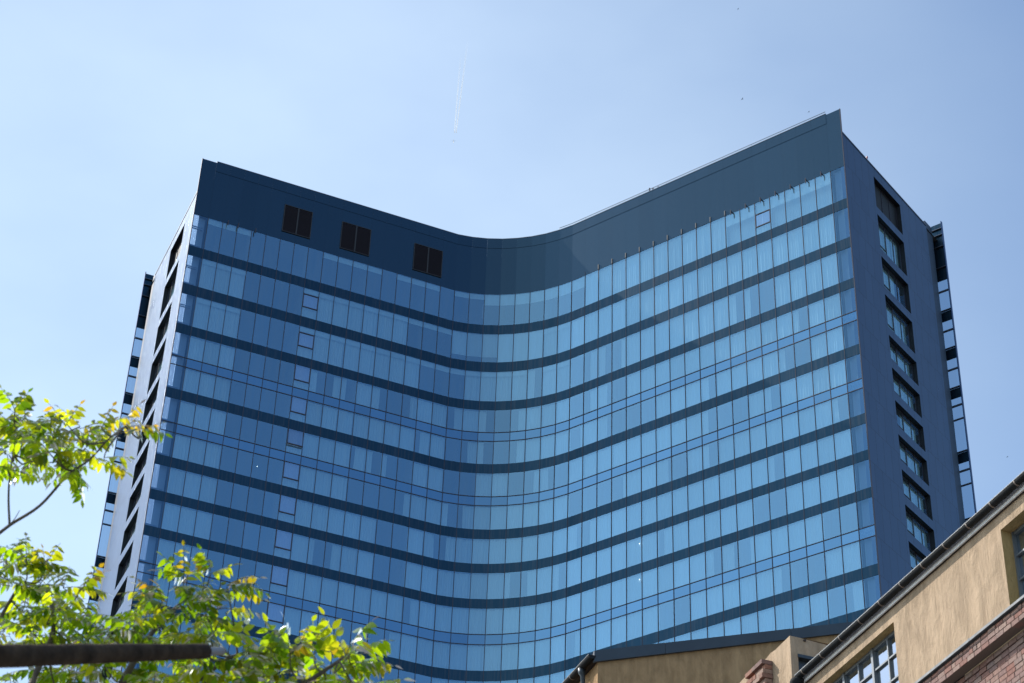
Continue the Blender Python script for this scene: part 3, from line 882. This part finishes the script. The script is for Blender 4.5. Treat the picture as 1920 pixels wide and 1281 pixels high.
# ------------------------------------------------------------------ ground
mb = MB(); mb.quad((-3000, -3000, -.02), (3000, -3000, -.02), (3000, 3000, -.02), (-3000, 3000, -.02))
g_ = mb.build('ground', principled('asphalt', (.05, .05, .052), .9, var=(2, .2), bump=(40, .3))); g_['kind'] = 'structure'
mb = MB(); mb.box(Vector((-2, 6, .05)), Vector((4, 0, 0)), Vector((0, 14, 0)), Zv * .06)
g_ = mb.build('pavement', principled('paving', (.22, .21, .2), .9, var=(1.5, .2))); g_['kind'] = 'structure'

# ------------------------------------------------------------------ dark pole in front of the leaves
M_pole = principled('weathered_pole', (.060, .040, .026), .9, 0, .15, bump=(22, 1.0), var=(14, .6))
pole = thing('street_pole', 'dark brown weathered pole with thin grey tip lying across the lower left leaves', 'pole', loc=at(-700, 1245, 5.3).xy.to_3d())
pinv = pole.location.copy()
def pb(mb, *a, **k):
    mb.v = [tuple(Vector(v) - pinv) for v in mb.v]; return mb.build(*a, **k)
mast_top = at(-700, 1245, 5.3)
mb = MB(); mb.tube([Vector((mast_top.x, mast_top.y, 0)), Vector((mast_top.x, mast_top.y, 2)), mast_top + Vector((0, 0, .2))], [.085, .075, .06], 14)
pb(mb, 'mast', M_pole, pole, smooth=True)
mb = MB(); P = []; R2 = []; q = random.Random(4)
e0, e1 = mast_top, at(384, 1221, 7.4); e0b = at(0, 1231, 6.2)
for k in range(25):
    u = k / 24; p_ = e0.lerp(e0b, u * 2) if u < .5 else e0b.lerp(e1, u * 2 - 1)
    P.append(p_ + Vector((0, 0, q.uniform(-.0012, .0012)))); R2.append((.042 + (.0355 - .042) * u * 2 if u < .5 else .0355 + (.0275 - .0355) * (u * 2 - 1)) * q.uniform(.97, 1.03))
mb.tube(P, R2, 14); pb(mb, 'arm', M_pole, pole, smooth=True)
mb = MB(); mb.tube([e1.lerp(e0b, .02), at(417, 1221, 7.5)], .0145, 12); pb(mb, 'arm_tip', principled('tip_metal', (.26, .26, .28), .6, .3), pole, smooth=True)

# ------------------------------------------------------------------ tree with feathered leaves
def leaf_mat():
    m_, t, out = mat('leaflet')
    at_ = N(t, 'ShaderNodeAttribute', attribute_name='tint')
    di = N(t, 'ShaderNodeBsdfDiffuse'); tr = N(t, 'ShaderNodeBsdfTranslucent'); gl = N(t, 'ShaderNodeBsdfGlossy', Roughness=.28)
    gl.inputs[0].default_value = (.9, .95, 1, 1)
    t.links.new(at_.outputs['Color'], di.inputs[0])
    vm = N(t, 'ShaderNodeVectorMath', operation='MULTIPLY'); vm.inputs[1].default_value = (2.2, 2.15, .6)
    t.links.new(at_.outputs['Color'], vm.inputs[0]); t.links.new(vm.outputs[0], tr.inputs[0])
    mx = N(t, 'ShaderNodeMixShader'); mx.inputs[0].default_value = .66
    t.links.new(di.outputs[0], mx.inputs[1]); t.links.new(tr.outputs[0], mx.inputs[2])
    fr = N(t, 'ShaderNodeFresnel'); fr.inputs[0].default_value = 1.22
    mx2 = N(t, 'ShaderNodeMixShader'); t.links.new(fr.outputs[0], mx2.inputs[0])
    t.links.new(mx.outputs[0], mx2.inputs[1]); t.links.new(gl.outputs[0], mx2.inputs[2]); t.links.new(mx2.outputs[0], out.inputs[0])
    return m_
M_leaf = leaf_mat()
M_bark = principled('bark', (.14, .12, .10), .85, 0, .3, bump=(30, .6), var=(12, .3))
M_rachis = principled('leaf_stalk', (.16, .17, .06), .6)
tree = thing('ailanthus_tree', 'leafy green tree with feathered leaves and orange young tips, rising at the lower left', 'tree', loc=at(-260, 1281, 9.5).xy.to_3d())
tinv = tree.location.copy()
def tt(mb, *a, **k):
    mb.v = [tuple(Vector(v) - tinv) for v in mb.v]; return mb.build(*a, **k)
hub = at(-60, 1560, 10.2)
mb = MB(); mb.tube([Vector((tinv.x, tinv.y, 0)), Vector((tinv.x + .05, tinv.y + .05, 1.2)), hub.lerp(Vector((tinv.x, tinv.y, 1.5)), .35), hub], [.15, .13, .10, .075], 12)
tt(mb, 'trunk', M_bark, tree, smooth=True)
def smooth_line(pts, n=5):
    out = []
    for i in range(len(pts) - 1):
        p0 = pts[max(i - 1, 0)]; p1 = pts[i]; p2 = pts[i + 1]; p3 = pts[min(i + 2, len(pts) - 1)]
        for k in range(n):
            t = k / n
            out.append(.5 * ((2 * p1) + (p2 - p0) * t + (2 * p0 - 5 * p1 + 4 * p2 - p3) * t * t + (3 * p1 - p0 - 3 * p2 + p3) * t ** 3))
    return out + [pts[-1]]
limbs = []
def limb(pts, r0, r1):
    L = smooth_line(pts); mb = MB(); n = len(L)
    mb.tube(L, [r0 + (r1 - r0) * k / (n - 1) for k in range(n)], 8)
    tt(mb, 'limb', M_bark, tree, smooth=True); limbs.extend(L[n // 4:])
limb([hub, at(-140, 1250, 10.3), at(-60, 1060, 10.2), at(-28, 1022, 10.2)], .034, .010)
limb([at(-28, 1022, 10.2), at(18, 985, 10.2), at(75, 948, 10.15), at(128, 890, 10.1), at(168, 862, 10.1), at(205, 822, 10.05), at(235, 800, 10.0)], .009, .003)
limb([at(18, 985, 10.2), at(16, 930, 10.25), at(20, 880, 10.3), at(30, 815, 10.3)], .0065, .003)
limb([at(18, 985, 10.2), at(28, 972, 10.15), at(37, 957, 10.1)], .003, .0015)
limb([hub, at(20, 1400, 10.0), at(60, 1281, 9.9), at(100, 1180, 10.0), at(85, 1100, 10.1)], .03, .005)
limb([hub, at(160, 1430, 9.8), at(235, 1270, 9.7), at(290, 1180, 9.8), at(345, 1125, 9.9)], .03, .005)
limb([hub, at(260, 1480, 9.9), at(330, 1320, 9.8), at(420, 1240, 9.7), at(470, 1225, 9.7)], .028, .005)
limb([hub, at(330, 1520, 9.7), at(480, 1340, 9.6), at(590, 1270, 9.6), at(655, 1225, 9.6)], .028, .005)
limb([hub, at(-80, 1350, 10.4), at(-20, 1200, 10.6), at(40, 1090, 10.6)], .03, .005)

class Crown:
    def __init__(s): s.v = []; s.f = []; s.c = []
crown = Crown(); stalks = MB(); twigs = MB(); rl = random.Random(11)
GREEN = [(.19, .31, .013), (.26, .37, .015), (.15, .27, .013), (.33, .39, .018), (.07, .14, .012), (.12, .22, .012)]
def leaflet(base, d, up, L, col):
    side_ = d.cross(up).normalized(); nrm = side_.cross(d).normalized()
    W = L * rl.uniform(.40, .54); fold = rl.uniform(.05, .3); curl = rl.uniform(.05, .22)
    ts = [0, .16, .42, .72, 1]; ws = [.10, .78, 1.0, .62, 0]
    o = len(crown.v)
    for t, w in zip(ts, ws):
        c = base + d * (L * t) - nrm * (curl * L * t * t)
        if w == 0: crown.v.append(c); continue
        crown.v += [c - side_ * W * .5 * w + nrm * fold * W * w * .5, c, c + side_ * W * .5 * w + nrm * fold * W * w * .5]
    for k in range(3):
        a = o + 3 * k
        crown.f += [(a, a + 1, a + 4, a + 3), (a + 1, a + 2, a + 5, a + 4)]
    a = o + 9; crown.f += [(a, a + 1, a + 3), (a + 1, a + 2, a + 3)]
    crown.c += [col] * 8
def compound(base, d, L, young=0., lsize=.05):
    """one feathered leaf: arching stalk, paired leaflets, one at the tip"""
    d = d.normalized(); n = max(5, int(L / (lsize * .46))); pts = [base.copy()]; dd = d.copy(); droop = rl.uniform(.05, .17)
    for k in range(n):
        dd = (dd + Vector((0, 0, -droop * (.4 + k * .12)))).normalized(); pts.append(pts[-1] + dd * L / n)
    stalks.tube(pts, [.0024 - .0014 * k / n for k in range(n + 1)], 4, cap=False)
    base_col = rl.choice(GREEN)
    for k in range(1, n + 1):
        p = pts[k]; dr = (pts[k] - pts[k - 1]).normalized()
        up = Vector((rl.uniform(-.25, .25), rl.uniform(-.25, .25), 1)); sd = dr.cross(up).normalized(); u2 = sd.cross(dr).normalized()
        ll = lsize * rl.uniform(.82, 1.15) * (.75 + .5 * math.sin(math.pi * min(1, k / n))) * (1 - .35 * young)
        yo = young * (.35 + .65 * k / n)
        for sg in ((-1, 1) if k < n else (0,)):
            if rl.random() < .05: continue
            if sg: dl = (dr * rl.uniform(.35, .7) + sd * sg - Vector((0, 0, rl.uniform(.25, 1.3)))).normalized()
            else: dl = dr
            g = base_col; v = rl.uniform(.8, 1.2)
            o_ = (.42, .17, .035) if rl.random() < .6 else (.36, .25, .03)
            y = min(1, max(0, yo * 1.25 + rl.uniform(-.2, .2)))
            col = tuple((g[j] * (1 - y) + o_[j] * y) * v for j in range(3))
            leaflet(p, dl, (u2 + Vector((rl.uniform(-.3, .3), rl.uniform(-.3, .3), 0))).normalized(), ll, col)
def shoot(px, py, dist, n, L, young=.15, spread=1., aim=None):
    p = at(px, py, dist + rl.uniform(-.35, .35))
    near = min(limbs, key=lambda q: (q - p).length)
    m = (p + near) / 2 + Vector((rl.uniform(-.03, .03), rl.uniform(-.03, .03), -.04))
    L_ = smooth_line([near, m, p], 4); twigs.tube(L_, [.0055 - .003 * k / 8 for k in range(9)], 5)
    a0 = rl.uniform(0, 6.28)
    for k in range(n):
        a = a0 + k * 2.4 + rl.uniform(-.3, .3); el = rl.uniform(-.05, .65)
        d = Vector((math.cos(a) * math.cos(el), math.sin(a) * math.cos(el), math.sin(el))) * spread
        if aim: d = d * .55 + (R_ * aim[0] + U_ * aim[1]) * 1.0
        compound(p + Vector((0, 0, rl.uniform(-.03, .02))), d, L * rl.uniform(.75, 1.1), young if rl.random() < .6 else 0, .070 if px > 430 else .056)
SH = [
 # upper left spray
 (5, 790, 10.3, 4, .17, .25, None), (28, 765, 10.3, 2, .13, .0, (.2, .6)), (35, 800, 10.3, 4, .18, .3, None), (60, 815, 10.3, 5, .19, .1, None), (15, 850, 10.4, 5, .18, 0, None),
 (95, 805, 10.2, 4, .17, .3, None), (125, 795, 10.1, 3, .15, .5, (0, .5)), (150, 800, 10.1, 4, .16, .25, None), (105, 840, 10.2, 4, .18, 0, None), (60, 860, 10.3, 4, .16, 0, (0, -.5)),
 (160, 840, 10.1, 5, .16, .1, None), (140, 875, 10.1, 4, .15, 0, (0, -.5)), (190, 805, 10.0, 3, .15, .35, (.3, .3)), (225, 800, 10.0, 3, .15, .7, (.7, .2)), (195, 860, 10.0, 2, .16, .25, (1, -.3)), (40, 835, 10.4, 5, .17, 0, None),
 (262, 806, 10.0, 3, .13, .8, (.4, .1)), (80, 835, 10.2, 4, .16, .1, None), (120, 865, 10.2, 4, .15, 0, (0, -.4)), (175, 818, 10.1, 4, .16, .2, None), (10, 875, 10.3, 4, .16, 0, (0, -.3)), (48, 780, 10.3, 3, .15, .2, None),
 # lower left mass
 (10, 1040, 10.5, 5, .2, .1, None), (50, 1050, 10.5, 5, .2, .15, None), (85, 1060, 10.4, 4, .17, .5, (.1, .5)), (25, 1090, 10.5, 6, .22, 0, None), (75, 1100, 10.3, 6, .22, .1, None),
 (120, 1095, 10.2, 5, .2, .1, None), (150, 1105, 10.1, 3, .17, .4, (.7, .1)), (100, 1145, 10.2, 6, .22, 0, None), (45, 1140, 10.4, 6, .22, 0, None), (150, 1150, 10.1, 5, .19, .1, None),
 (10, 1180, 10.5, 6, .22, .4, None), (65, 1190, 10.2, 6, .22, 0, None), (115, 1200, 10.1, 6, .22, 0, None), (165, 1200, 10.0, 6, .21, 0, None), (205, 1195, 9.9, 6, .20, .1, None),
 (30, 1235, 10.3, 6, .22, 0, None), (85, 1250, 10.1, 6, .22, 0, None), (140, 1255, 10.0, 6, .22, 0, None), (195, 1250, 9.9, 6, .22, .1, None), (240, 1245, 9.8, 5, .2, 0, None), (20, 1290, 10.2, 5, .22, 0, None), (110, 1300, 10.0, 5, .22, 0, None), (180, 1305, 10.0, 5, .22, 0, None),
 # middle mass
 (345, 1085, 9.8, 4, .17, .45, (-.1, .4)), (395, 1075, 9.8, 3, .14, .8, (.1, .4)), (375, 1110, 9.8, 5, .19, .1, None), (425, 1100, 9.8, 4, .18, .45, (.7, .1)), (300, 1120, 9.8, 4, .18, .5, (-.4, .3)),
 (280, 1145, 9.8, 5, .2, .1, None), (330, 1145, 9.8, 6, .2, .1, None), (385, 1150, 9.8, 6, .2, 0, None), (425, 1140, 9.8, 4, .17, .2, (.3, -.3)), (250, 1175, 9.8, 5, .19, .1, None), (300, 1185, 9.7, 6, .2, 0, None),
 (350, 1190, 9.7, 6, .2, .1, None), (395, 1195, 9.7, 5, .18, .1, None), (270, 1225, 9.7, 6, .2, 0, None), (325, 1235, 9.7, 6, .2, .1, None), (375, 1240, 9.7, 5, .2, .1, None), (290, 1280, 9.7, 6, .2, 0, None), (350, 1290, 9.7, 6, .2, 0, None), (410, 1275, 9.7, 5, .2, .1, None),
 # right fronds
 (455, 1245, 9.6, 4, .22, .3, (.5, .3)), (490, 1240, 9.6, 4, .22, .2, None), (445, 1285, 9.6, 5, .22, .1, None), (520, 1262, 9.6, 4, .24, .1, (-.6, .4)), (545, 1245, 9.6, 3, .26, .1, (-.2, .9)), (560, 1285, 9.6, 6, .24, .05, None),
 (585, 1225, 9.6, 3, .2, .4, (.3, .5)), (610, 1255, 9.6, 5, .23, .15, None), (650, 1225, 9.5, 3, .22, .4, (.2, .6)), (640, 1250, 9.5, 3, .27, .2, (1, .25)), (655, 1260, 9.5, 4, .22, .1, None), (500, 1300, 9.6, 5, .24, .1, None), (615, 1300, 9.6, 5, .24, .1, None), (680, 1295, 9.5, 2, .2, .1, None), (545, 1215, 9.6, 2, .15, .4, (.2, .3)),
]
for (px, py, ds, n, L, yg, aim) in SH: shoot(px, py, ds, n, L, yg, 1., aim)
me = bpy.data.meshes.new('crown'); me.from_pydata([tuple(v - tinv) for v in crown.v], [], crown.f)
ca = me.color_attributes.new('tint', 'FLOAT_COLOR', 'CORNER')
arr = []
for p_, c in zip(me.polygons, crown.c):
    for _ in p_.loop_indices: arr += [c[0], c[1], c[2], 1]
ca.data.foreach_set('color', arr)
me.polygons.foreach_set('use_smooth', [True] * len(me.polygons))
me.materials.append(M_leaf); co = bpy.data.objects.new('crown', me); COL.objects.link(co); co.parent = tree
tt(stalks, 'leaf_stalks', M_rachis, tree, kind='stuff'); tt(twigs, 'twigs', M_bark, tree, kind='stuff')

# ------------------------------------------------------------------ sky traffic
def vapour(name, a, b, r0, r1, label):
    m_, t, out = mat(name + '_vapour')
    tc = N(t, 'ShaderNodeTexCoord'); sp = N(t, 'ShaderNodeSeparateXYZ'); t.links.new(tc.outputs['Generated'], sp.inputs[0])
    v = (b - a); ax = max(range(3), key=lambda k: abs(v[k])); rev = v[ax] < 0
    mr = N(t, 'ShaderNodeMapRange'); mr.inputs[1].default_value = 1 if rev else 0; mr.inputs[2].default_value = 0 if rev else 1
    mr.inputs[3].default_value = .60; mr.inputs[4].default_value = 0.0
    t.links.new(sp.outputs[ax], mr.inputs[0])
    no = N(t, 'ShaderNodeTexNoise', Scale=9.0, Detail=3.0, noise_dimensions='1D'); t.links.new(sp.outputs[ax], no.inputs['W'])
    mu = N(t, 'ShaderNodeMath', operation='MULTIPLY'); t.links.new(mr.outputs[0], mu.inputs[0])
    m2 = N(t, 'ShaderNodeMapRange'); m2.inputs[1].default_value = .3; m2.inputs[2].default_value = .6; m2.inputs[3].default_value = .85; m2.inputs[4].default_value = 1
    t.links.new(no.outputs[0], m2.inputs[0]); t.links.new(m2.outputs[0], mu.inputs[1])
    di = N(t, 'ShaderNodeBsdfDiffuse'); di.inputs[0].default_value = (.95, .97, 1, 1)
    tl = N(t, 'ShaderNodeBsdfTranslucent'); tl.inputs[0].default_value = (.95, .97, 1, 1)
    ms = N(t, 'ShaderNodeMixShader'); t.links.new(di.outputs[0], ms.inputs[1]); t.links.new(tl.outputs[0], ms.inputs[2])
    tp = N(t, 'ShaderNodeBsdfTransparent'); mx = N(t, 'ShaderNodeMixShader')
    t.links.new(mu.outputs[0], mx.inputs[0]); t.links.new(tp.outputs[0], mx.inputs[1]); t.links.new(ms.outputs[0], mx.inputs[2]); t.links.new(mx.outputs[0], out.inputs[0])
    mb = MB(); n = 24; mb.tube([(b - a) * (k / n) for k in range(n + 1)], [r0 + (r1 - r0) * k / n for k in range(n + 1)], 8)
    o = mb.build(name, m_, None, smooth=True); o.location = a; tag(o, label, 'contrail', 'vapour trails in the sky'); return o
vapour('contrail', at(852.2, 249, 2800), at(864, 100, 2920), .55, 1.2, 'left line of the faint pair of white vapour trails above the tower')
vapour('contrail', at(855.2, 249, 2800), at(877, 75, 2980), .6, 1.4, 'right line of the faint pair of white vapour trails above the tower')
air = thing('airliner', 'tiny pale airliner just below the start of the vapour trails', 'airplane', loc=at(850.5, 265, 2780)); air.scale = (.2, .2, .2)
fw = (at(849.8, 272, 2776) - at(851, 258, 2788)).normalized(); sd_ = fw.cross(Zv).normalized(); c0 = Vector((0, 0, 0))
M_white = principled('aircraft_white', (.8, .8, .82), .4)
mb = MB(); mb.tube([c0 - fw * 18, c0 - fw * 12, c0 - fw * 3, c0 + fw * 12, c0 + fw * 17, c0 + fw * 19], [.4, 1.5, 2, 2, 1.2, .2], 10); mb.build('fuselage', M_white, air, smooth=True)
for sg in (-1, 1):
    mb = MB(); o_ = fw * 3; mb.add([c0 + o_, c0 + o_ - fw * 5, c0 - fw * 6 + sd_ * sg * 15, c0 - fw * 4.5 + sd_ * sg * 15, c0 + o_ + Zv * .4, c0 + o_ - fw * 5 + Zv * .4, c0 - fw * 6 + sd_ * sg * 15 + Zv * .2, c0 - fw * 4.5 + sd_ * sg * 15 + Zv * .2],
        [(0, 1, 2, 3), (7, 6, 5, 4), (0, 3, 7, 4), (1, 5, 6, 2), (3, 2, 6, 7)]); mb.build('wing', M_white, air)
mb = MB(); mb.add([c0 - fw * 12 + Zv * 1.2, c0 - fw * 17 + Zv * .8, c0 - fw * 18.5 + Zv * 6, c0 - fw * 16.5 + Zv * 6, c0 - fw * 17 + sd_ * 5, c0 - fw * 17 - sd_ * 5, c0 - fw * 13.5], [(0, 1, 2, 3), (6, 4, 5)]); mb.build('tail_fin', M_white, air)

M_bird = principled('bird_feathers', (.03, .03, .035), .8)
for px, py, ds, sz, lab in ((1392, 186, 110, .055, 'dark speck of a bird in the sky left of the tall right roof corner'), (1516.6, 210, 150, .06, 'faint speck of a bird just above the roof edge near the right corner'),
                        (1384, 17, 120, .045, 'tiny speck of a bird at the very top edge of the sky'), (1889, 857, 70, .03, 'tiny speck of a bird in the sky low at the right, above the gutter')):
    mb = MB(); c = at(px, py, ds); f_ = Vector((.8, .3, .1)).normalized(); s_ = f_.cross(Zv).normalized()
    prof = [(-1, .05), (-.5, .16), (.1, .24), (.6, .18), (.9, .1), (1.1, .02)]
    n0 = 8; V = []
    for x, r in prof:
        for k in range(n0): V.append(f_ * x * sz + (s_ * math.cos(6.283 * k / n0) + Zv * math.sin(6.283 * k / n0)) * r * sz)
    Fc = [(i * n0 + k, i * n0 + (k + 1) % n0, (i + 1) * n0 + (k + 1) % n0, (i + 1) * n0 + k) for i in range(5) for k in range(n0)]
    mb.add(V, Fc)
    for sg in (-1, 1):
        root = 2 * n0 + (0 if sg > 0 else 4)
        o = len(mb.v); mb.v += [tuple(s_ * sg * 1.1 * sz + Zv * .5 * sz + f_ * .2 * sz), tuple(s_ * sg * 2.3 * sz + Zv * .2 * sz - f_ * .6 * sz), tuple(s_ * sg * 1.0 * sz + Zv * .45 * sz - f_ * .4 * sz)]
        mb.f += [(root, o, o + 2), (o, o + 1, o + 2), (root, o + 2, root - n0)]
    b_ = mb.build('bird', M_bird); b_.location = c; tag(b_, lab, 'bird', 'birds in the sky')
